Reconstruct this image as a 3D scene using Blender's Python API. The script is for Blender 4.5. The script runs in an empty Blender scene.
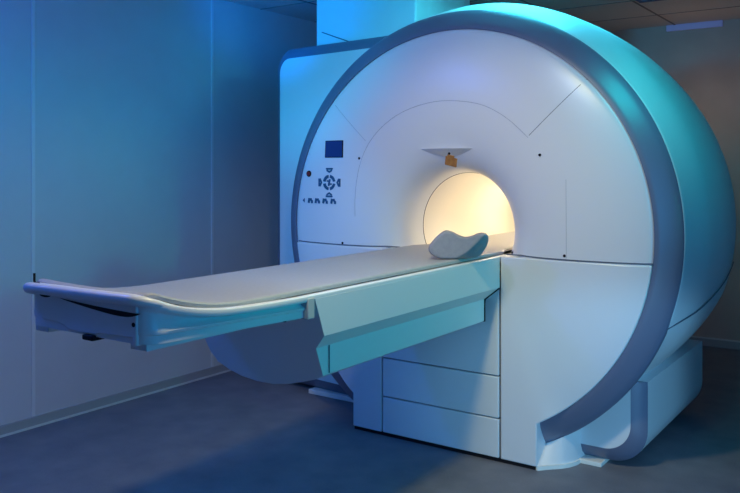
import bpy, bmesh, math, random
from mathutils import Vector, Matrix

random.seed(3)
S = bpy.context.scene
COL = S.collection
PI = math.pi
AX, AZ = -0.045, 1.053            # axis of the scanner bore (runs along +Y)

# ------------------------------------------------------------------ materials
def principled(name, col, rough=0.4, metal=0.0, spec=0.5, emit=None, estr=0.0, coat=0.0):
    m = bpy.data.materials.new(name); m.use_nodes = True
    b = m.node_tree.nodes['Principled BSDF']
    b.inputs['Base Color'].default_value = (*col, 1)
    b.inputs['Roughness'].default_value = rough
    b.inputs['Metallic'].default_value = metal
    b.inputs['Specular IOR Level'].default_value = spec
    b.inputs['Coat Weight'].default_value = coat
    if emit:
        b.inputs['Emission Color'].default_value = (*emit, 1)
        b.inputs['Emission Strength'].default_value = estr
    return m

def noisy(name, c1, c2, scale, rough=0.5, bump=0.0, detail=4.0, spec=0.4, bdist=0.002):
    m = principled(name, c1, rough, spec=spec)
    nt = m.node_tree; b = nt.nodes['Principled BSDF']
    tc = nt.nodes.new('ShaderNodeTexCoord')
    n = nt.nodes.new('ShaderNodeTexNoise'); n.inputs['Scale'].default_value = scale; n.inputs['Detail'].default_value = detail
    r = nt.nodes.new('ShaderNodeValToRGB')
    r.color_ramp.elements[0].position = 0.35; r.color_ramp.elements[0].color = (*c1, 1)
    r.color_ramp.elements[1].position = 0.65; r.color_ramp.elements[1].color = (*c2, 1)
    nt.links.new(tc.outputs['Object'], n.inputs['Vector'])
    nt.links.new(n.outputs['Fac'], r.inputs['Fac'])
    nt.links.new(r.outputs['Color'], b.inputs['Base Color'])
    if bump:
        bp = nt.nodes.new('ShaderNodeBump'); bp.inputs['Strength'].default_value = bump; bp.inputs['Distance'].default_value = bdist
        nt.links.new(n.outputs['Fac'], bp.inputs['Height']); nt.links.new(bp.outputs['Normal'], b.inputs['Normal'])
    return m

WHITE = principled('white_enamel', (0.74, 0.76, 0.80), 0.29, spec=0.5)
WHITE_SATIN = principled('white_satin', (0.74, 0.77, 0.80), 0.42, spec=0.4)
BAND = principled('slate_band', (0.14, 0.16, 0.25), 0.37, spec=1.0)
BORE = principled('bore_white', (0.84, 0.80, 0.72), 0.42, spec=0.3)
SEAM = principled('seam_shadow', (0.13, 0.15, 0.20), 0.8, spec=0.1)
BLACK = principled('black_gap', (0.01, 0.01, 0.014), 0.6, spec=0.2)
SEAM_FAINT = principled('seam_faint', (0.36, 0.39, 0.46), 0.6, spec=0.2)
SCREEN = principled('screen_glass', (0.006, 0.02, 0.12), 0.35, emit=(0.004, 0.03, 0.20), estr=0.2)
ICON = principled('icon_blue', (0.015, 0.09, 0.20), 0.5)
RED = principled('button_red', (0.22, 0.015, 0.02), 0.35)
MAT = noisy('mat_vinyl', (0.37, 0.375, 0.41), (0.40, 0.405, 0.44), 90, 0.5, 0.06)
CUSHION = noisy('cushion_foam', (0.27, 0.285, 0.34), (0.30, 0.315, 0.37), 60, 0.62, 0.08)
CLIP = principled('clip_grey', (0.50, 0.51, 0.52), 0.45)
BROWN = noisy('tag_brown', (0.32, 0.13, 0.03), (0.45, 0.20, 0.05), 60, 0.55)
PAD = principled('pad_white', (0.80, 0.80, 0.76), 0.6)
WALL = noisy('wall_panel', (0.60, 0.61, 0.64), (0.62, 0.63, 0.66), 5, 0.55, 0.02)
WALLB = noisy('wall_back_paint', (0.44, 0.36, 0.32), (0.47, 0.385, 0.345), 5, 0.6, 0.02)
SEAMW = principled('wall_joint', (0.70, 0.72, 0.76), 0.5)
CEIL = noisy('ceiling_tile', (0.60, 0.56, 0.53), (0.66, 0.62, 0.59), 120, 0.8, 0.1)
CEILJ = principled('ceiling_joint', (0.22, 0.20, 0.20), 0.7)
BASEB = principled('baseboard_grey', (0.36, 0.36, 0.38), 0.5)
BASEL = principled('baseboard_light', (0.62, 0.62, 0.62), 0.4)
LIT_PATCH = principled('violet_lit_patch', (0.45, 0.45, 0.75), 0.5, emit=(0.25, 0.27, 0.7), estr=0.07)  # violet light on the wall, put into colour and emission
GRILLE = principled('grille_blue', (0.10, 0.13, 0.26), 0.6)
DUCT = principled('duct_white', (0.74, 0.77, 0.80), 0.5)

def floor_mat():
    m = principled('floor_vinyl', (0.2, 0.21, 0.25), 0.5, spec=0.35)
    nt = m.node_tree; b = nt.nodes['Principled BSDF']
    tc = nt.nodes.new('ShaderNodeTexCoord')
    n1 = nt.nodes.new('ShaderNodeTexNoise'); n1.inputs['Scale'].default_value = 160; n1.inputs['Detail'].default_value = 3
    n2 = nt.nodes.new('ShaderNodeTexNoise'); n2.inputs['Scale'].default_value = 6; n2.inputs['Detail'].default_value = 6
    mx = nt.nodes.new('ShaderNodeMath'); mx.operation = 'MULTIPLY_ADD'; mx.inputs[1].default_value = 0.6
    r = nt.nodes.new('ShaderNodeValToRGB')
    r.color_ramp.elements[0].position = 0.55; r.color_ramp.elements[0].color = (0.135, 0.145, 0.185, 1)
    r.color_ramp.elements[1].position = 1.0; r.color_ramp.elements[1].color = (0.20, 0.21, 0.25, 1)
    nt.links.new(tc.outputs['Object'], n1.inputs['Vector']); nt.links.new(tc.outputs['Object'], n2.inputs['Vector'])
    nt.links.new(n1.outputs['Fac'], mx.inputs[0]); nt.links.new(n2.outputs['Fac'], mx.inputs[2])
    nt.links.new(mx.outputs[0], r.inputs['Fac']); nt.links.new(r.outputs['Color'], b.inputs['Base Color'])
    return m
FLOOR = floor_mat()

# ------------------------------------------------------------------ object helpers
def link(name, verts, faces, mat, parent=None, smooth=False, bevel=0.0, seg=3, angle=30):
    me = bpy.data.meshes.new(name); me.from_pydata([tuple(v) for v in verts], [], faces)
    bm = bmesh.new(); bm.from_mesh(me)
    bmesh.ops.recalc_face_normals(bm, faces=bm.faces); bm.to_mesh(me); bm.free()
    me.materials.append(mat)
    o = bpy.data.objects.new(name, me); COL.objects.link(o)
    if parent is not None:
        o.parent = parent
        p = parent; off = Vector((0, 0, 0))
        while p is not None:
            off += p.location; p = p.parent
        o.location = -off if parent.type == 'EMPTY' and parent.parent is None else Vector((0, 0, 0))
    if bevel:
        b = o.modifiers.new('bevel', 'BEVEL'); b.width = bevel; b.segments = seg
        b.limit_method = 'ANGLE'; b.angle_limit = math.radians(angle); b.harden_normals = False
    if smooth or bevel:
        for p in me.polygons: p.use_smooth = True
        me.set_sharp_from_angle(angle=math.radians(38))
    return o

def smooth_all(o, ang=60):
    for p in o.data.polygons: p.use_smooth = True
    o.data.set_sharp_from_angle(angle=math.radians(ang)); return o

def empty(name, loc, label, cat, group=None):
    o = bpy.data.objects.new(name, None); COL.objects.link(o); o.location = loc
    o.empty_display_size = 0.1
    tag(o, label, cat, group); return o

def tag(o, label, cat, group=None):
    o['label'] = label; o['category'] = cat
    if group: o['group'] = group
    return o

def struct(o):
    o['kind'] = 'structure'; return o

class MB:
    def __init__(s): s.v = []; s.f = []
    def add(s, v, f):
        n = len(s.v); s.v += [tuple(p) for p in v]; s.f += [[i + n for i in q] for q in f]; return s
    def box(s, x0, x1, y0, y1, z0, z1):
        v = [(x, y, z) for x in (x0, x1) for y in (y0, y1) for z in (z0, z1)]
        return s.add(v, [(0, 1, 3, 2), (4, 6, 7, 5), (0, 4, 5, 1), (2, 3, 7, 6), (0, 2, 6, 4), (1, 5, 7, 3)])
    def obox(s, M, sx, sy, sz):
        v = [M @ Vector((x * sx / 2, y * sy / 2, z * sz / 2)) for x in (-1, 1) for y in (-1, 1) for z in (-1, 1)]
        return s.add(v, [(0, 1, 3, 2), (4, 6, 7, 5), (0, 4, 5, 1), (2, 3, 7, 6), (0, 2, 6, 4), (1, 5, 7, 3)])
    def tube(s, pts, r, n=8, cap=True):
        pts = [Vector(p) for p in pts]; rings = []
        for i, p in enumerate(pts):
            t = (pts[min(i + 1, len(pts) - 1)] - pts[max(i - 1, 0)]).normalized()
            u = t.cross(Vector((0.31, 0.2, 0.93)))
            if u.length < 0.1: u = t.cross(Vector((1, 0, 0)))
            u.normalize(); w = t.cross(u)
            rr = r[i] if isinstance(r, (list, tuple)) else r
            rings.append([p + (u * math.cos(2 * PI * k / n) + w * math.sin(2 * PI * k / n)) * rr for k in range(n)])
        return s.loft(rings, True, cap)
    def loft(s, rings, closed=True, cap=False):
        n = len(rings[0]); v = [p for r in rings for p in r]; f = []
        for i in range(len(rings) - 1):
            for k in range(n if closed else n - 1):
                k2 = (k + 1) % n
                f.append((i * n + k, i * n + k2, (i + 1) * n + k2, (i + 1) * n + k))
        if cap:
            f.append(tuple(range(n))); f.append(tuple(range((len(rings) - 1) * n, len(rings) * n)))
        return s.add(v, f)
    def prism(s, outline, y0, y1):           # outline in XZ, extruded along Y
        return s.loft([[(x, y0, z) for x, z in outline], [(x, y1, z) for x, z in outline]], True, True)
    def build(s, name, mat, parent=None, **k): return link(name, s.v, s.f, mat, parent, **k)

def catmull(pts, per=8):
    out = []
    for i in range(len(pts) - 1):
        p0 = pts[max(i - 1, 0)]; p1 = pts[i]; p2 = pts[i + 1]; p3 = pts[min(i + 2, len(pts) - 1)]
        for k in range(per):
            t = k / per
            out.append(tuple(0.5 * (2 * b + (c - a) * t + (2 * a - 5 * b + 4 * c - d) * t * t + (3 * b - a - 3 * c + d) * t ** 3)
                             for a, b, c, d in zip(p0, p1, p2, p3)))
    out.append(tuple(pts[-1])); return out

def interp(x, xs):
    if x <= xs[0][0]: return xs[0][1]
    for (a, b), (c, d) in zip(xs, xs[1:]):
        if x <= c: return b + (d - b) * (x - a) / (c - a)
    return xs[-1][1]

def sinterp(x, xs):
    if x <= xs[0][0]: return xs[0][1]
    if x >= xs[-1][0]: return xs[-1][1]
    n = len(xs)
    for i in range(n - 1):
        if x <= xs[i + 1][0]:
            h = xs[i + 1][0] - xs[i][0]; t = (x - xs[i][0]) / h
            def sl(j):
                if j <= 0 or j >= n - 1: return 0.0 if n < 3 else (xs[min(j + 1, n - 1)][1] - xs[max(j - 1, 0)][1]) / (xs[min(j + 1, n - 1)][0] - xs[max(j - 1, 0)][0])
                return (xs[j + 1][1] - xs[j - 1][1]) / (xs[j + 1][0] - xs[j - 1][0])
            m0, m1 = sl(i) * h, sl(i + 1) * h
            return ((2 * t ** 3 - 3 * t * t + 1) * xs[i][1] + (t ** 3 - 2 * t * t + t) * m0
                    + (-2 * t ** 3 + 3 * t * t) * xs[i + 1][1] + (t ** 3 - t * t) * m1)

def flare(a):
    """the ring swings out a little at its lower left end"""
    t = max(0.0, min(1.0, (math.degrees(a) - 193) / 34)); return 1 + .068 * t * t * (3 - 2 * t)

def lathe(profile, n=128, a0=None, a1=None, g=lambda a: 1.0):
    """profile [(r, y)] turned about the bore axis; a0/a1 may be functions of r."""
    rings = []
    for r, y in profile:
        s = a0(r) if a0 else 0.0; e = a1(r) if a1 else 2 * PI
        m = n + 1 if a0 else n
        rings.append([(AX + r * g(s + (e - s) * k / n) * math.cos(s + (e - s) * k / n), y, AZ + r * g(s + (e - s) * k / n) * math.sin(s + (e - s) * k / n)) for k in range(m)])
    mb = MB(); mb.loft(rings, closed=a0 is None); return mb

def cut(o, co, no):
    """drop everything on the side of the plane the normal points to"""
    bm = bmesh.new(); bm.from_mesh(o.data)
    bmesh.ops.bisect_plane(bm, geom=bm.verts[:] + bm.edges[:] + bm.faces[:], plane_co=co, plane_no=no, clear_outer=True)
    bm.to_mesh(o.data); bm.free(); return o

def rrect(x0, x1, z0, z1, r, seg=10, corners=(1, 1, 1, 1)):
    """rounded rectangle outline; corners: bl, br, tr, tl"""
    out = []
    for (cx, cz, a), on in zip(((x0, z0, PI), (x1, z0, 1.5 * PI), (x1, z1, 0), (x0, z1, .5 * PI)), corners):
        if not on: out.append((cx, cz)); continue
        mx = cx + (r if cx == x0 else -r); mz = cz + (r if cz == z0 else -r)
        out += [(mx + r * math.cos(a + k / seg * PI / 2), mz + r * math.sin(a + k / seg * PI / 2)) for k in range(seg + 1)]
    return out

# ------------------------------------------------------------------ the room
XL, XR, YB, YF, ZC = -1.98, 3.4, 3.1, -5.2, 2.46
struct(MB().box(XL - .1, XR + .1, YF - .1, YB + .1, -0.1, 0).build('floor', FLOOR))
struct(MB().box(XL - .1, XR + .1, YF - .1, YB + .1, ZC, ZC + 0.1).build('ceiling', CEIL))
struct(MB().box(XL - .1, XL, YF, YB, 0, ZC).build('wall_left', WALL))
struct(MB().box(XL - .1, XR + .1, YB, YB + .1, 0, ZC).build('wall_back', WALLB))
struct(MB().box(XR, XR + .1, YF, YB, 0, ZC).build('wall_right', WALLB))
struct(MB().box(XL - .1, XR + .1, YF - .1, YF, 0, ZC).build('wall_front', WALLB))
mb = MB().box(XL, XL + .012, YF, YB, 0.004, 0.056); o = struct(mb.build('baseboard_left', BASEB, bevel=.003))
struct(MB().box(XL + .0, XL + .020, YF, YB, 0, 0.010).build('trim_1', BASEL))
struct(MB().box(XL, XR, YB - .012, YB, 0, 0.06).build('baseboard_back', BASEB, bevel=.003))
struct(MB().box(XL + .012, XR, YB - .016, YB - .0, 0.056, 0.066).build('trim_2', BASEL))
for i, y in enumerate((-2.207, -0.937, 0.336, 1.606)):       # joint profiles between the wall panels
    struct(MB().box(XL, XL + .005, y - .011, y + .011, 0.056, ZC).build('trim_%d' % (3 + i), SEAMW, bevel=.002))
struct(MB().box(0.17, 0.58, YB - .02, YB, 2.412, ZC).build('trim_7', LIT_PATCH, bevel=.004))  # violet-lit patch of wall, put in as a faintly glowing strip
mb = MB()                                                   # joints of the suspended ceiling
for y in (-3.4, -2.2, -1.0, 0.2, 0.80, 1.40, 2.0, 2.6): mb.box(XL, XR, y - .005, y + .005, ZC - .003, ZC)
for x in (-1.56, -0.96, -0.36, 0.235, 0.835, 1.43, 2.03, 2.63): mb.box(x - .006, x + .006, YF, YB, ZC - .004, ZC)
struct(mb.build('trim_8', CEILJ))
vent = empty('ceiling_vent', (0.42, 1.75, ZC), 'small blue slatted grille in the ceiling at the top edge, right of the scanner', 'vent')
MB().box(.27, .58, 1.5, 2.03, ZC - .012, ZC - .002).build('frame', CEILJ, vent, bevel=.003)
mb = MB()
for k in range(9): mb.box(.285, .565, 1.53 + k * .055, 1.56 + k * .055, ZC - .022, ZC - .010)
mb.build('slat', GRILLE, vent)

# ------------------------------------------------------------------ the scanner
mri = empty('mri_scanner', (AX, 0.8, 0), 'large round white scanner with a slate ring band and a glowing bore', 'scanner')

# front cover: gently domed disc that funnels into the bore
prof = catmull([(.275, .24), (.284, .165), (.300, .115), (.325, .076), (.36, .045), (.41, .021), (.47, .007), (.54, .000),
                (.65, -.002), (.78, .003), (.88, .013), (.94, .024), (.960, .034)], 6)
prof += [(.966, .045), (.968, .075)]
_ys = sorted(prof[:-1])
def ysurf(x, z):
    return interp(math.hypot(x - AX, z - AZ), _ys)
fc = lathe(prof, 192).build('front_cover', WHITE, mri, smooth=True)
cut(fc, (0, 0, .944), (0, 0, -1)); smooth_all(fc, 50)

def seam(pts, r=.0016, parent=fc, off=.0, name='panel_seam', m=None):
    p3 = []
    for (a, b), (c, d) in zip(pts, pts[1:]):
        for k in range(6):
            t = k / 6; x, z = a + (c - a) * t, b + (d - b) * t
            p3.append((x, ysurf(x, z) - off, z))
    x, z = pts[-1]; p3.append((x, ysurf(x, z) - off, z))
    mb = MB().tube(p3, r, 6); return mb.build(name, m or SEAM, parent)
def ledge(x0, x1):                 # shadow joint where the dome meets the lower covers
    p = []
    for k in range(41):
        x = x0 + (x1 - x0) * k / 40; y = min(ysurf(x, .949), .030) - .001; p.append((x, y, .9485 + .11 * (y + .006)))
    MB().tube(p, .0032, 6).build('panel_seam', SEAM, fc)
arc = catmull([(-.587, 1.10), (-.587, 1.184), (-.575, 1.288), (-.546, 1.391), (-.492, 1.485), (-.405, 1.567), (-.290, 1.630), (-.150, 1.666), (-.027, 1.672),
               (.112, 1.653), (.205, 1.617), (.29, 1.562), (.373, 1.487)], 3)
seam(arc, .0012, m=SEAM_FAINT)
seam([(.378, 1.496), (.650, 1.752)], .0014)
seam([(-.732, 1.683), (-.520, 1.490)], .0011, m=SEAM_FAINT)
seam([(.551, 1.30), (.553, .955)], .0009, m=SEAM_FAINT)
ledge(-.985, -.33)
ledge(.255, .915)

def disc(cx, cz, r, mat, name, parent, off=.002, n=20, depth=.006):
    y = ysurf(cx, cz) - off
    return MB().prism([(cx + r * math.cos(2 * PI * k / n), cz + r * math.sin(2 * PI * k / n)) for k in range(n)], y, y + depth).build(name, mat, parent)
for x, z in ((-.559, 1.40), (.430, 1.408), (.544, .966), (-.666, .958)):
    disc(x, z, .0065, BLACK, 'screw', fc)
disc(.262, .955, .007, BLACK, 'screw', fc)

# display and controls
def tilt_plate(x0, x1, z0, z1, name, mat, parent, th=.006, up=.004):
    v = [(x, ysurf(x, z) - up + d, z) for d in (0, th) for x, z in ((x0, z0), (x1, z0), (x1, z1), (x0, z1))]
    return link(name, v, [(0, 1, 2, 3), (7, 6, 5, 4), (0, 4, 5, 1), (1, 5, 6, 2), (2, 6, 7, 3), (3, 7, 4, 0)], mat, parent)
scr = tilt_plate(-.787, -.664, 1.405, 1.495, 'display_screen', BLACK, mri, .01, .004)
tilt_plate(-.783, -.668, 1.409, 1.491, 'glass', SCREEN, scr, .004, .0055)
btn = disc(-.905, 1.319, .0165, BLACK, 'stop_button', mri, .004, 24, .01); btn['label'] = 'dark round button with a red centre'
disc(-.905, 1.319, .0105, RED, 'button_cap', btn, .010, 20, .008)
KX, KZ = -.755, 1.273
def ringseg(mb, r0, r1, a0, a1, n=8, sx=1.0):
    pts = [(KX + sx * r1 * math.cos(a0 + (a1 - a0) * k / n), KZ + r1 * math.sin(a0 + (a1 - a0) * k / n)) for k in range(n + 1)]
    pts += [(KX + sx * r0 * math.cos(a1 - (a1 - a0) * k / n), KZ + r0 * math.sin(a1 - (a1 - a0) * k / n)) for k in range(n + 1)]
    y = ysurf(KX, KZ) - .004
    mb.prism(pts, y, y + .006)
pad = None
mb = MB()
for k in range(4): ringseg(mb, .026, .041, PI / 4 + k * PI / 2 - .62, PI / 4 + k * PI / 2 + .62)
pad = mb.build('control_pad', ICON, mri)
def icon_box(mb, cx, cz, sx, sz, rot=0):
    M = Matrix.Translation((cx, ysurf(cx, cz) - .001, cz)) @ Matrix.Rotation(rot, 4, 'Y')
    mb.obox(M, sx, .006, sz)
for dx, dz in ((0, .066), (0, -.066), (.064, 0), (-.064, 0)):        # up, down and side keys
    mb = MB()
    if dx == 0:
        s = 1 if dz > 0 else -1
        icon_box(mb, KX, KZ + dz + s * .007, .044, .009)
        icon_box(mb, KX - .008, KZ + dz - s * .006, .022, .008, .5 * s); icon_box(mb, KX + .008, KZ + dz - s * .006, .022, .008, -.5 * s)
    else:
        s = 1 if dx > 0 else -1
        icon_box(mb, KX + dx + s * .007, KZ, .009, .042)
        icon_box(mb, KX + dx - s * .004, KZ + .009, .009, .024, .5 * s); icon_box(mb, KX + dx - s * .004, KZ - .009, .009, .024, -.5 * s)
    mb.build('key', ICON, pad)
mb = MB(); icon_box(mb, KX, KZ, .010, .036, .25); icon_box(mb, KX - .009, KZ + .008, .014, .008); icon_box(mb, KX + .009, KZ - .008, .014, .008)
mb.build('key', ICON, pad)
row = None
for i, x in enumerate((-.942, -.890, -.838, -.783, -.727)):
    mb = MB(); z = 1.1745
    if i == 0:
        v = [(x + dx, ysurf(x, z) - d, z + dz) for d in (.003, -.003) for dx, dz in ((-.008, 0), (.006, .012), (.006, -.012))]
        mb.add(v, [(0, 1, 2), (5, 4, 3), (0, 3, 4, 1), (1, 4, 5, 2), (2, 5, 3, 0)])
    else:
        icon_box(mb, x - .011, z, .012, .026, .18); icon_box(mb, x + .009, z, .016, .010, .6)
        icon_box(mb, x + .012, z - .008, .012, .012); icon_box(mb, x + .004, z + .008, .010, .010)
    mb.build('button', ICON, mri)

# hood above the bore: a shallow lip hollowed underneath
mb = MB(); NS, NT = 24, 6; hx, hz = -.058, 1.4435
rows = []
for j in range(NT + 1):
    t = j / NT; rw = []
    for i in range(NS + 1):
        s = -1 + 2 * i / NS; q = 1 - abs(s) ** 1.6
        x = hx + .146 * s; z = hz - .042 * (1 - (1 - t) ** 1.3) * q
        rw.append((x, ysurf(x, z) + .002 - .052 * q * (1 - t), z))
    rows.append(rw)
mb.loft(rows, closed=False)
mb.loft([rows[0], [(x, ysurf(x, hz) + .004, hz) for x, y, z in rows[0]]], closed=False)
hood = smooth_all(mb.build('hood', WHITE, mri), 40)

# tag hanging from the hood
hang = empty('hanging_tag', (-.005, -.05, 1.412), 'small brown tag hanging from the pointed hood above the glowing bore', 'tag')
MB().tube([(-.012, -.034, 1.420), (-.008, -.048, 1.408), (-.002, -.052, 1.398)], .006, 8).build('hook', BLACK, hang)
M = Matrix.Translation((.010, -.056, 1.380)) @ Matrix.Rotation(.22, 4, 'Y') @ Matrix.Rotation(.2, 4, 'X')
mb = MB(); mb.obox(M, .062, .007, .042); mb.obox(M @ Matrix.Translation((-.004, 0, .024)), .034, .010, .012)
mb.build('plate', BROWN, hang, bevel=.0015)

# bore tube with a joint ring
bt = lathe([(.275, .24), (.275, .5), (.275, 1.0), (.275, 1.72)], 96).build('bore_tube', BORE, mri, smooth=True)
lathe([(.2760, .236), (.2735, .240), (.2760, .244)], 96).build('joint_ring', SEAM, bt)

# slate ring band, cut off upright where it meets the pedestal
XPR, XPL = .416, -.594
band_p = catmull([(.964, .030), (.985, .038), (1.015, .058), (1.045, .082), (1.063, .103)], 4)
band_p = [(.962, .05)] + band_p + [(1.066, .112), (1.066, .135)]
band = lathe(band_p, 200, lambda r: -math.acos((XPR - .75 * max(0, r - .964) - AX) / r), lambda r: PI + math.acos((AX - XPL - 1.2 * max(0, r - .964)) / (r * 1.068)), flare).build('ring_band', BAND, mri, smooth=True)
smooth_all(band, 50); band['label'] = 'slate grey ring band'

# barrel housing
bp = catmull([(1.0625, .108), (1.070, .122), (1.090, .22), (1.108, .32), (1.116, .40), (1.119, .52), (1.118, .68), (1.105, .90), (1.060, 1.25), (.98, 1.52), (.87, 1.70)], 6)
bp = [(1.055, .104)] + bp + [(.60, 1.74), (.275, 1.74)]
bh = lathe(bp, 240).build('barrel_housing', WHITE_SATIN, mri, smooth=True)
cut(bh, (0, 0, .395), (0, 0, -1)); smooth_all(bh, 45)
def tuck(x, z):                     # the flanks draw in towards the base
    t = max(0.0, (.72 - z) / .325); return AX + (x - AX) * (1 - .085 * t ** 1.6) if x > AX else x
for v in bh.data.vertices:
    f = max(0, min(1, (v.co.y - .108) / .22)); v.co.x = tuck(v.co.x, v.co.z)
    if v.co.z > AZ: v.co.z = AZ + (v.co.z - AZ) * (1 + .024 * f)
    if v.co.x > AX: v.co.x = AX + (v.co.x - AX) * (1 - .006 * f)
def bar_r(y): return sinterp(y, [(b, a) for a, b in bp[:-2]])
pts = []
for k in range(15):
    y = .112 + k * .075; z = .671 + .18 * (k * .075) ** .9; r = bar_r(y) + .0005
    pts.append((tuck(AX + math.sqrt(r * r - (z - AZ) ** 2), z), y, z))
MB().tube(pts, .003, 6).build('panel_seam', SEAM, bh)

# lower front covers, left and right of the cabinet
def arcpts(xa, xb, n=24, r=.9625):
    return [(xa + (xb - xa) * k / n, AZ - math.sqrt(r * r - (xa + (xb - xa) * k / n - AX) ** 2)) for k in range(n + 1)]
xe = math.sqrt(.9625 ** 2 - (.944 - AZ) ** 2)
# finer towards the end of the arc
def arc_to(x0, right=True, n=30, r=.9625, ztop=.944):
    a0 = math.acos((x0 - AX) / (r if right else r * 1.068)); a0 = -a0
    e = math.asin((ztop - AZ) / r)
    if not right: e = -PI - e
    out = []
    for k in range(n + 1):
        a = a0 + (e - a0) * k / n; q = r * flare(a % (2 * PI)) if not right else r
        out.append((AX + q * math.cos(a), AZ + q * math.sin(a)))
    return out
def lower_cover(arc, rest):
    """flat front sheet whose rim bends back along the ring"""
    n = len(arc); front = []; inner = []
    for i, (x, z) in enumerate(arc):
        f = min(1, i / (n * .22)); r = math.hypot(x - AX, z - AZ); k = .86 / r
        front.append((x, -.006 + .032 * f * f * (3 - 2 * f), z)); inner.append((AX + (x - AX) * k, -.006, min(AZ + (z - AZ) * k, .944)))
    inner[-1] = (inner[-1][0], -.006, arc[-1][1])
    rst = [(x, -.006, z) for x, z in rest]
    inner = inner[3:]; m = len(inner)
    V = front + inner + rst; F = []
    I = lambda i: n + max(0, i - 3)
    for i in range(n - 1):
        q = [i, i + 1, I(i + 1), I(i)]
        if I(i) == I(i + 1): q = [i, i + 1, I(i)]
        F.append(tuple(q))
    F.append(tuple([0] + [n + j for j in range(m)] + [n + m + j for j in range(len(rst))]))
    loop = list(range(n)) + [n + m + j for j in range(len(rst))]
    loop = list(range(n)) + [n + m - 1] * 0 + [n + m + j for j in range(len(rst))]
    nb = len(V); back = [(V[i][0], .10, V[i][2]) for i in loop]; V = V + back
    # top edge also carries the last inner point
    for j in range(len(loop)):
        a, b_ = loop[j], loop[(j + 1) % len(loop)]
        if a == n - 1: F.append((a, n + m - 1, b_, nb + (j + 1) % len(loop), nb + j))
        else: F.append((a, b_, nb + (j + 1) % len(loop), nb + j))
    F.append(tuple(range(nb, nb + len(loop))))
    o = link('lower_cover', V, F, WHITE, mri, bevel=.006, seg=3, angle=50); return o
lower_cover(arc_to(XPR, True), [(.239, .944), (.239, .016), (XPR, .016)])
lower_cover(arc_to(XPL, False), [(-.419, .944), (-.419, .016), (XPL, .016)])

MB().box(-.421, -.329, -.003, .10, .845, .944).build('filler_panel', WHITE, mri, bevel=.004)

# pedestal flanks behind the lower covers, with pale foot strips
def plan(outl, z0, z1): return MB().loft([[(x, y, z0) for x, y in outl], [(x, y, z1) for x, y in outl]], True, True)
pr = [(.25, .05), (XPR - .004, .004)] + catmull([(XPR + .006, .012), (.45, .045), (.500, .098), (.532, .165), (.540, .25)], 4) + [(.540, .5), (.25, .5)]
def flank(out, mx):
    zt = lambda x, y: .30 if y > .27 else .092 + .56 * max(0, x - XPR)
    low = [(mx(x), y, .018) for x, y in out]; top = [(mx(x), y + (.095 * max(0, 1 - (x - XPR) / .085) if x > .3 and y < .2 else 0), zt(x, y) if x > .3 else .06) for x, y in out]
    fl = MB().loft([low, top], True, True).build('pedestal_flank', WHITE_SATIN, mri, smooth=True)
    MB().loft([[(mx(x + .006 * (x > .3)), y - .006, z) for x, y in out] for z in (0, .018)], True, True).build('foot_strip', PAD, fl)
flank(pr, lambda x: x)
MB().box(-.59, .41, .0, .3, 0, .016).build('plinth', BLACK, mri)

# docking cabinet under the table: three front panels
cab = MB().box(-.414, .234, .012, .25, .016, .85).build('cabinet_body', SEAM, mri)
for z0, z1 in ((.018, .195), (.201, .390), (.396, .80)):
    MB().box(-.411, .230, -.006, .03, z0, z1).build('front_panel', WHITE_SATIN, mri, bevel=.004)

# rear body: base on the right and a tall control wing on the left, both with a bevelled slate border
def bordered(name, x0, x1, z0, z1, r, y0, y1, corners, yf, cname, bw=.055, bd=.05):
    o1 = rrect(x0, x1, z0, z1, r, 12, corners)
    o2 = rrect(x0 + bw * corners[0], x1 - bw * max(corners[1], corners[2]), z0 + bw * max(corners[0], corners[1]), z1 - bw * max(corners[2], corners[3]), max(r - bw * .6, .02), 12, corners)
    P = lambda ol, y, f=True: [(x, y + (yf(x) if f else 0), z) for x, z in ol]
    mb = MB(); mb.loft([P(o1, y0 + bd), P(o1, y1, False)], True, False)
    n = len(o1); mb.add(P(o1, y1, False), [tuple(range(n))])
    mb.add(P(o2, y0), [tuple(range(n))])
    body = mb.build(name, WHITE, mri, smooth=True); smooth_all(body, 30)
    mb = MB(); mid = [((a + c) / 2 + (a - c) * .12, (b + d) / 2 + (b - d) * .12) for (a, b), (c, d) in zip(o1, o2)]
    mb.loft([P(o2, y0 - .0005), P(mid, y0 + bd * .38), P(o1, y0 + bd)], True, False)
    bo = mb.build(cname, BAND, body, smooth=True); bo['label'] = 'slate grey bevelled border'
    return body
bordered('base_housing', -.70, .828, .022, .40, .16, .215, 1.30, (0, 1, 0, 0), lambda x: 0, 'border', .062, .045)
bordered('side_housing', -1.53, -.50, .028, 2.088, .13, .30, 1.62, (1, 0, 0, 1), lambda x: .19 * max(0, -.86 - x), 'border', .066, .05)
# gap shadow line beside the ring on the wing
# levelling pads
MB().box(.50, .640, .195, .40, 0, .020).build('levelling_pad', PAD, mri, bevel=.003)
MB().box(-1.20, -.80, .37, .60, 0, .026).build('levelling_pad', PAD, mri, bevel=.003)

# duct rising to the ceiling
duct = MB().box(-1.342, -.60, .62, 1.30, 2.092, ZC).build('duct', DUCT, bevel=.012)
tag(duct, 'bright cyan boxed duct between the scanner top and the ceiling', 'duct')
MB().tube([(-1.292, .617, 2.206), (-1.19, .617, 2.168), (-1.08, .617, 2.128)], .0035, 6).build('panel_seam', SEAM, duct)

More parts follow.
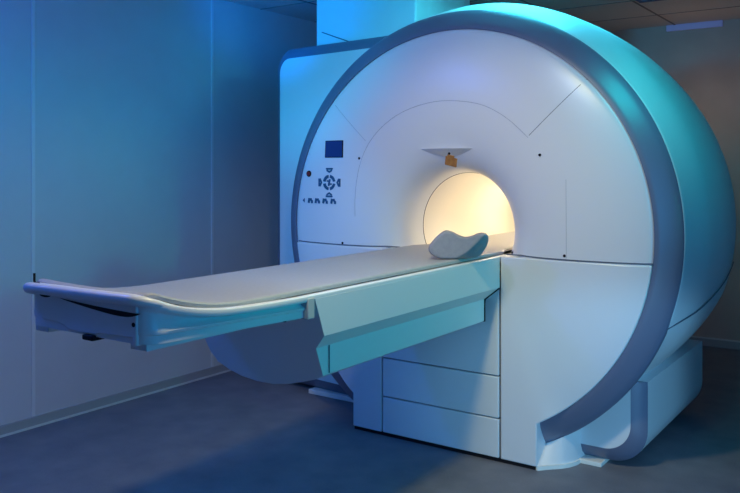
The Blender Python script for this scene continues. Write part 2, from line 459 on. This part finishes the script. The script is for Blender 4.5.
# ------------------------------------------------------------------ the patient table
TX, W0 = -.045, .281
YEND = -2.015
def WW(y):
    c = max(0.0, (YEND + .055) - y)
    return interp(y, [(.10, W0), (.15, .256), (.22, .237), (.32, .232)]) - .055 * (1 - math.sqrt(max(0, 1 - (c / .055) ** 2)))
tab = empty('patient_table', (TX, -1.0, 0), 'long white patient table reaching out of the scanner bore', 'table')
ZR = [(-2.07, 1.029), (-2.047, 1.024), (-1.983, 1.005), (-1.916, .986), (-1.845, .970), (-1.751, .957), (-1.63, .950), (-1.41, .945), (0, .945), (.09, .945), (.15, .931), (1.3, .931)]
ZB = [(-2.07, .897), (-1.4, .873), (.195, .873), (.22, .924), (1.3, .924)]
def section(y):
    W = WW(y); zr = sinterp(y, ZR); zb = interp(y, ZB); f = max(0, min(1, (-1.86 - y) / .18))     # grooves fade out at the foot end
    g = .008 + .026 * (1 - f)
    half = [(W - .060, zb), (W - .018, zb), (W - .018, zb + .022), (W - .013, zb + .025), (W - .0115, zb + .032), (W - g * .8, zb + .040), (W - g, zb + .050),
            (W - g, zr - .034), (W - g * .9, zr - .028), (W - .003, zr - .021), (W, zr - .012), (W - .002, zr - .004), (W - .008, zr), (W - .018, zr), (W - .028, zr - .006),
            (W - .06, zr - .013), (W - .14, zr - .020)]
    half = [(x, max(zb, min(z, zr + .001))) for x, z in half]
    ring = [(TX + x, y, z) for x, z in half] + [(TX - x, y, z) for x, z in reversed(half)]
    return ring
ysts = [YEND + d for d in (0, .001, .003, .006, .010, .016, .024, .034, .045, .056)] + [-1.98 + .02 * k for k in range(32)] + [-1.30, -1.1, -.8, -.5, -.2, 0, .05, .10, .15, .195, .22, .32, .8, 1.3]
mb = MB(); mb.loft([section(y) for y in ysts], True, True)
tt = mb.build('tabletop', WHITE, tab, smooth=True); smooth_all(tt, 40)

# rail under the edges
for s in (1, -1):
    a = TX + s * (W0 - .036); b = TX + s * (W0 - .100)
    r_ = MB().box(min(a, b), max(a, b), YEND + .014, 0.0, .876, .899).build('slide_rail', WHITE_SATIN, tab, bevel=.002)
    MB().box(min(a, b), max(a, b) + .002 * s, -1.462, -1.455, .868, .905).build('stop', BLACK, r_)

# foot end: plate, slot, rounded handle lip
zt = 1.000
plate = [(-.272, 1.018), (-.262, .985), (-.240, .925), (-.224, .917), (-.16, .915), (-.125, .909), (-.105, .900), (-.05, .898), (.015, .900), (.03, .906), (.10, .908), (.165, .910),
         (.170, .890), (.182, .890), (.182, 1.018)]
ep = MB().prism(plate, YEND - .004, YEND + .02).build('end_plate', WHITE_SATIN, tab, bevel=.005)
n = 24
lens = []
for k in range(n + 1):
    t = k / n; x = -.145 + .34 * t; lens.append((x, .987 - .010 * math.sin(t * PI * .5) - .001))
low = []
for k in range(n + 1):
    t = 1 - k / n; x = -.145 + .34 * t; low.append((x, .986 - .010 * math.sin(t * PI * .5) - .019 * t ** .8 * (1 - t ** 9)))
MB().prism(lens + low, YEND - .0055, YEND).build('hand_slot', BLACK, ep)
MB().prism([(-.215 + .026 * math.cos(k * PI / 6), .988 + .006 * math.sin(k * PI / 6)) for k in range(12)], YEND - .0055, YEND).build('hand_slot', BLACK, ep)
for x, z in ((.105, .9985), (.172, .946)):
    MB().prism([(x + .006 * math.cos(k * PI / 6), z + .006 * math.sin(k * PI / 6)) for k in range(12)], YEND - .0060, YEND).build('screw', BLACK, ep)
MB().box(-.035, .012, YEND - .012, YEND + .03, .884, .899).build('latch', BLACK, ep, bevel=.004)
hl = []
RC = .052
def lip_pt(x, y): return (x, y, sinterp(y, ZR) - .010 + .004 * (x - TX) / W0)
xr, xl = TX + W0 - .012, TX - W0 + .006
for k in range(7): hl.append(lip_pt(xr, YEND + .16 - .02 * k + .0))
for k in range(13): a_ = k / 12 * PI / 2; hl.append(lip_pt(xr - RC + RC * math.cos(a_), YEND + .040 - RC * math.sin(a_)))
for k in range(1, 16): hl.append(lip_pt(xr - RC + (xl + RC - xr + RC) * k / 16, YEND - .012))
for k in range(13): a_ = k / 12 * PI / 2; hl.append(lip_pt(xl + RC - RC * math.sin(a_), YEND + .040 - RC * math.cos(a_)))
for k in range(4): hl.append(lip_pt(xl, YEND + .05 + .02 * k))
rad = [.003 + .006 * min(1, k / 6) + .0070 * max(0, min(1, (k - 6) / 12)) for k in range(len(hl))]
rad = [r_ if i < len(hl) - 4 else .016 - .004 * (i - len(hl) + 5) for i, r_ in enumerate(rad)]
lip = MB().tube(hl, rad, 14).build('end_handle', WHITE, tab, smooth=True)
MB().tube([(-.268, YEND - .004, 1.046), (-.268, YEND - .004, 1.024), (-.260, YEND - .006, 1.018), (-.238, YEND - .008, 1.019)], .0035, 6).build('hook', BLACK, tab)

# fixed beam that carries the tabletop
YE = lambda z: -1.356 + .38 * (.93 - z)
def slab(outline, y_end, name, mat, **k):      # outline (x, z); slanting front end
    r0 = [(x, YE(z), z) for x, z in outline]; r1 = [(x, y_end, z) for x, z in outline]
    return MB().loft([r0, r1], True, True).build(name, mat, tab, **k)
X2 = TX * 2
right_side = .237
left_low = [(-.060, .583), (-.137, .582), (-.208, .590), (-.267, .608), (-.315, .633), (-.341, .674), (-.350, .720), (-.346, .790), (-.327, .85), (-.327, .930)]
beam = [(right_side, .930), (right_side, .803), (.187, .752), (.187, .654), (.147, .634), (.073, .611), (.009, .594)] + left_low
o = slab(beam, -.066, 'support_beam', WHITE_SATIN); smooth_all(o, 24)
MB().prism([(right_side, .930), (right_side, .803), (.187, .752), (-.30, .752), (-.327, .85), (-.327, .930)], -.066, -.008).build('beam_collar', WHITE_SATIN, tab)
MB().box(.1885, .1905, -1.222, -1.218, .658, .752).build('panel_seam', SEAM, tab)
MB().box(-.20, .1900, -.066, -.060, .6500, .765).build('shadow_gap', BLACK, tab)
MB().box(.205, .2375, -1.392, -1.357, .868, .936).build('end_cap', CLIP, tab, bevel=.004)
# pedestal foot of the beam hidden behind, fixed to the cabinet

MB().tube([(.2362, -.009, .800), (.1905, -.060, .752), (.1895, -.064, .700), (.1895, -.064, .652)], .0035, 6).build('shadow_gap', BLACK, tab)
# mat on the table
ZM = [(-2.02, 1.041), (-1.95, 1.016), (-1.86, .990), (-1.76, .971), (-1.64, .962), (-1.5, .961), (0, .961), (1.25, .961)]
def msec(y):
    W = WW(max(y, -1.98)) - .045 * max(0, (-1.97 - y) / .07) ** 2 - .008; z = sinterp(y, ZM) - .014 * max(0, 1 - (y - YEND - .012) / .030) ** 2; h = [(W - .022, -.016), (W - .020, -.006), (W - .024, -.001), (W - .034, 0), (W - .10, -.003), (W - .2, -.005)]
    return [(TX + a, y, z + b) for a, b in h] + [(TX - a, y, z + b) for a, b in reversed(h)]
mb = MB(); mb.loft([msec(y) for y in [YEND + .012 + d for d in (0, .004, .009, .015, .022)] + [YEND + .042 + .02 * k for k in range(35)] + [-1.2, -.9, -.6, -.3, 0, .05, .10, .15, .195, .22, .32, .8, 1.25]], True, True)
mat_o = mb.build('table_mat', MAT, smooth=True); smooth_all(mat_o, 50)
tag(mat_o, 'thin grey padded mat lying along the white patient table', 'mat')

# head cushion
CB = Vector((.1668, -.3730, 0)); ca = math.radians(28)
ce, cn = Vector((math.cos(ca), math.sin(ca), 0)), Vector((-math.sin(ca), math.cos(ca), 0))
face = [(-.030, .963), (.034, .963), (.080, .985), (.118, 1.019), (.148, 1.051), (.160, 1.066), (.143, 1.070), (.114, 1.058), (.080, 1.051), (.047, 1.060),
        (.013, 1.076), (-.017, 1.076), (-.055, 1.045), (-.079, 1.010), (-.068, .981)]
push = {1: (.040, 0), 2: (.048, -.018), 3: (.044, -.016), 4: (.028, -.010), 5: (.010, .000)}
mid = [(x + push.get(i, (0, 0))[0], z + push.get(i, (0, 0))[1]) for i, (x, z) in enumerate(face)]
def ring_c(ol, d, s, per=5):
    ol = catmull(ol + [ol[0]], per)[:-1]; mx = sum(p[0] for p in ol) / len(ol); mz = sum(p[1] for p in ol) / len(ol)
    out = []
    for x, z in ol:
        p = CB + ce * (mx + (x - mx) * s) + cn * d; out.append((p.x, p.y, max(.9632, mz + (z - mz) * s)))
    return out
mb = MB(); rings = [ring_c(face, -.004, .80), ring_c(face, -.004, .93), ring_c(face, .000, .985), ring_c(face, .006, 1.0), ring_c([((a + c) / 2, (b + d) / 2) for (a, b), (c, d) in zip(face, mid)], .020, 1.0),
                    ring_c(mid, .045, 1.0), ring_c(mid, .085, .99), ring_c(mid, .100, .95), ring_c(mid, .106, .85)]
mb.loft(rings, True, True)
cu = mb.build('head_cushion', CUSHION, smooth=True); smooth_all(cu, 70)
tag(cu, 'grey saddle-shaped head cushion on the mat at the bore mouth', 'cushion')

# ------------------------------------------------------------------ light
def area(name, loc, target, size, power, col, spread=180, shape='DISK'):
    l = bpy.data.lights.new(name, 'AREA'); l.energy = power; l.color = col; l.shape = shape; l.size = size; l.spread = math.radians(spread)
    o = bpy.data.objects.new(name, l); COL.objects.link(o); o.location = loc
    o.rotation_euler = (Vector(target) - Vector(loc)).to_track_quat('-Z', 'Y').to_euler(); return o
def spot(name, loc, target, power, col, ang, blend=.6, r=.1):
    l = bpy.data.lights.new(name, 'SPOT'); l.energy = power; l.color = col; l.spot_size = math.radians(ang); l.spot_blend = blend; l.shadow_soft_size = r
    o = bpy.data.objects.new(name, l); COL.objects.link(o); o.location = loc
    o.rotation_euler = (Vector(target) - Vector(loc)).to_track_quat('-Z', 'Y').to_euler(); return o
def point(name, loc, power, col, r=.05):
    l = bpy.data.lights.new(name, 'POINT'); l.energy = power; l.color = col; l.shadow_soft_size = r
    o = bpy.data.objects.new(name, l); COL.objects.link(o); o.location = loc; return o

# solved as a set to match tones; several are added, with no fixture
area('blue_light', (3.2, -2, 1.3), (0, -1, 1), 2.0, 23, (0.0, 0.39, 1.0), 180)
area('cyan_light', (0.2, 0.5, 2.44), (0.2, 0.5, 0), 0.6, 14, (0.05, 0.721, 0.95), 180)  # added to brighten the top of the barrel
spot('cyan_light', (3.0, -2.0, 0.7), (0.65, 0.15, 0.25), 169.8, (0.243, 0.648, 1.0), 26, 0.6, .10)  # added to brighten the lower right base front
spot('cyan_light', (1.2, -0.3, 2.2), (1.0, 0.25, 1.7), 19, (0.0, 0.95, 1.0), 76, 0.8, .20)
point('warm_light', (0.5, 2.6, 1.8), 1.5, (1.0, 0.62, 0.43), .10)  # added to lift the dim back wall and ceiling
point('blue_light', (-1.2, -2.4, 2.3), 40, (0.03, 0.16, 1.0), .10)
spot('blue_light', (-1.3, -0.3, 1.9), (-1.5, 0.5, 2.46), 26, (0.0, 0.18, 1.0), 80, 0.7, .10)  # added to throw blue onto the upper left ceiling
spot('warm_light', (0.5, -1.55, 2.36), (0.1, 0, 1.1), 27, (1.0, 0.86, 0.20), 60, 0.8, .10)
spot('cyan_light', (-1.2, -2.4, 2.2), (-1.1, 0.5, 2.2), 108, (0.0, 0.66, 1.0), 44, 0.7, .10)
area('warm_light', (0.60, -1.55, 2.4), (0.55, -1.55, 0), 0.2, 15, (1.0, 0.84, 0.44), 150)
spot('blue_light', (-1.2, -2.4, 1.6), (-1.15, 0.35, 1.0), 72, (0.015, 0.42, 1.0), 40, 0.7, .10)  # added to lift the lower part of the left wing
spot('cyan_light', (2.8, -0.2, 1.4), (0.25, -0.8, 0.85), 50, (0.0, 1.0, 0.88), 45, 0.6, .10)
spot('white_light', (0.3, -1.9, 2.36), (0.0, 0, 1.0), 35, (0.50, 0.64, 1.0), 80, 0.6, .10)
point('bore_lamp', (.06, 1.05, 1.12), 4.3, (1.0, .83, .58), .03)
point('bore_lamp', (.10, .45, 1.18), 1.3, (1.0, .78, .48), .03)

w = bpy.data.worlds.new('world'); S.world = w; w.use_nodes = True
w.node_tree.nodes['Background'].inputs[0].default_value = (.05, .08, .16, 1); w.node_tree.nodes['Background'].inputs[1].default_value = .0

# ------------------------------------------------------------------ camera
cam = bpy.data.cameras.new('camera'); co = bpy.data.objects.new('camera', cam); COL.objects.link(co)
fpx = 804.0
cam.sensor_fit = 'HORIZONTAL'; cam.sensor_width = 36; cam.lens = fpx / 740 * 36
cam.shift_y = -(246.5 - 168) / 740
co.location = (1.855, -3.3706, 1.35); co.rotation_euler = (PI / 2, 0, math.atan(560 / fpx))
S.camera = co
S.view_settings.view_transform = 'Standard'; S.view_settings.look = 'None'; S.view_settings.exposure = 0
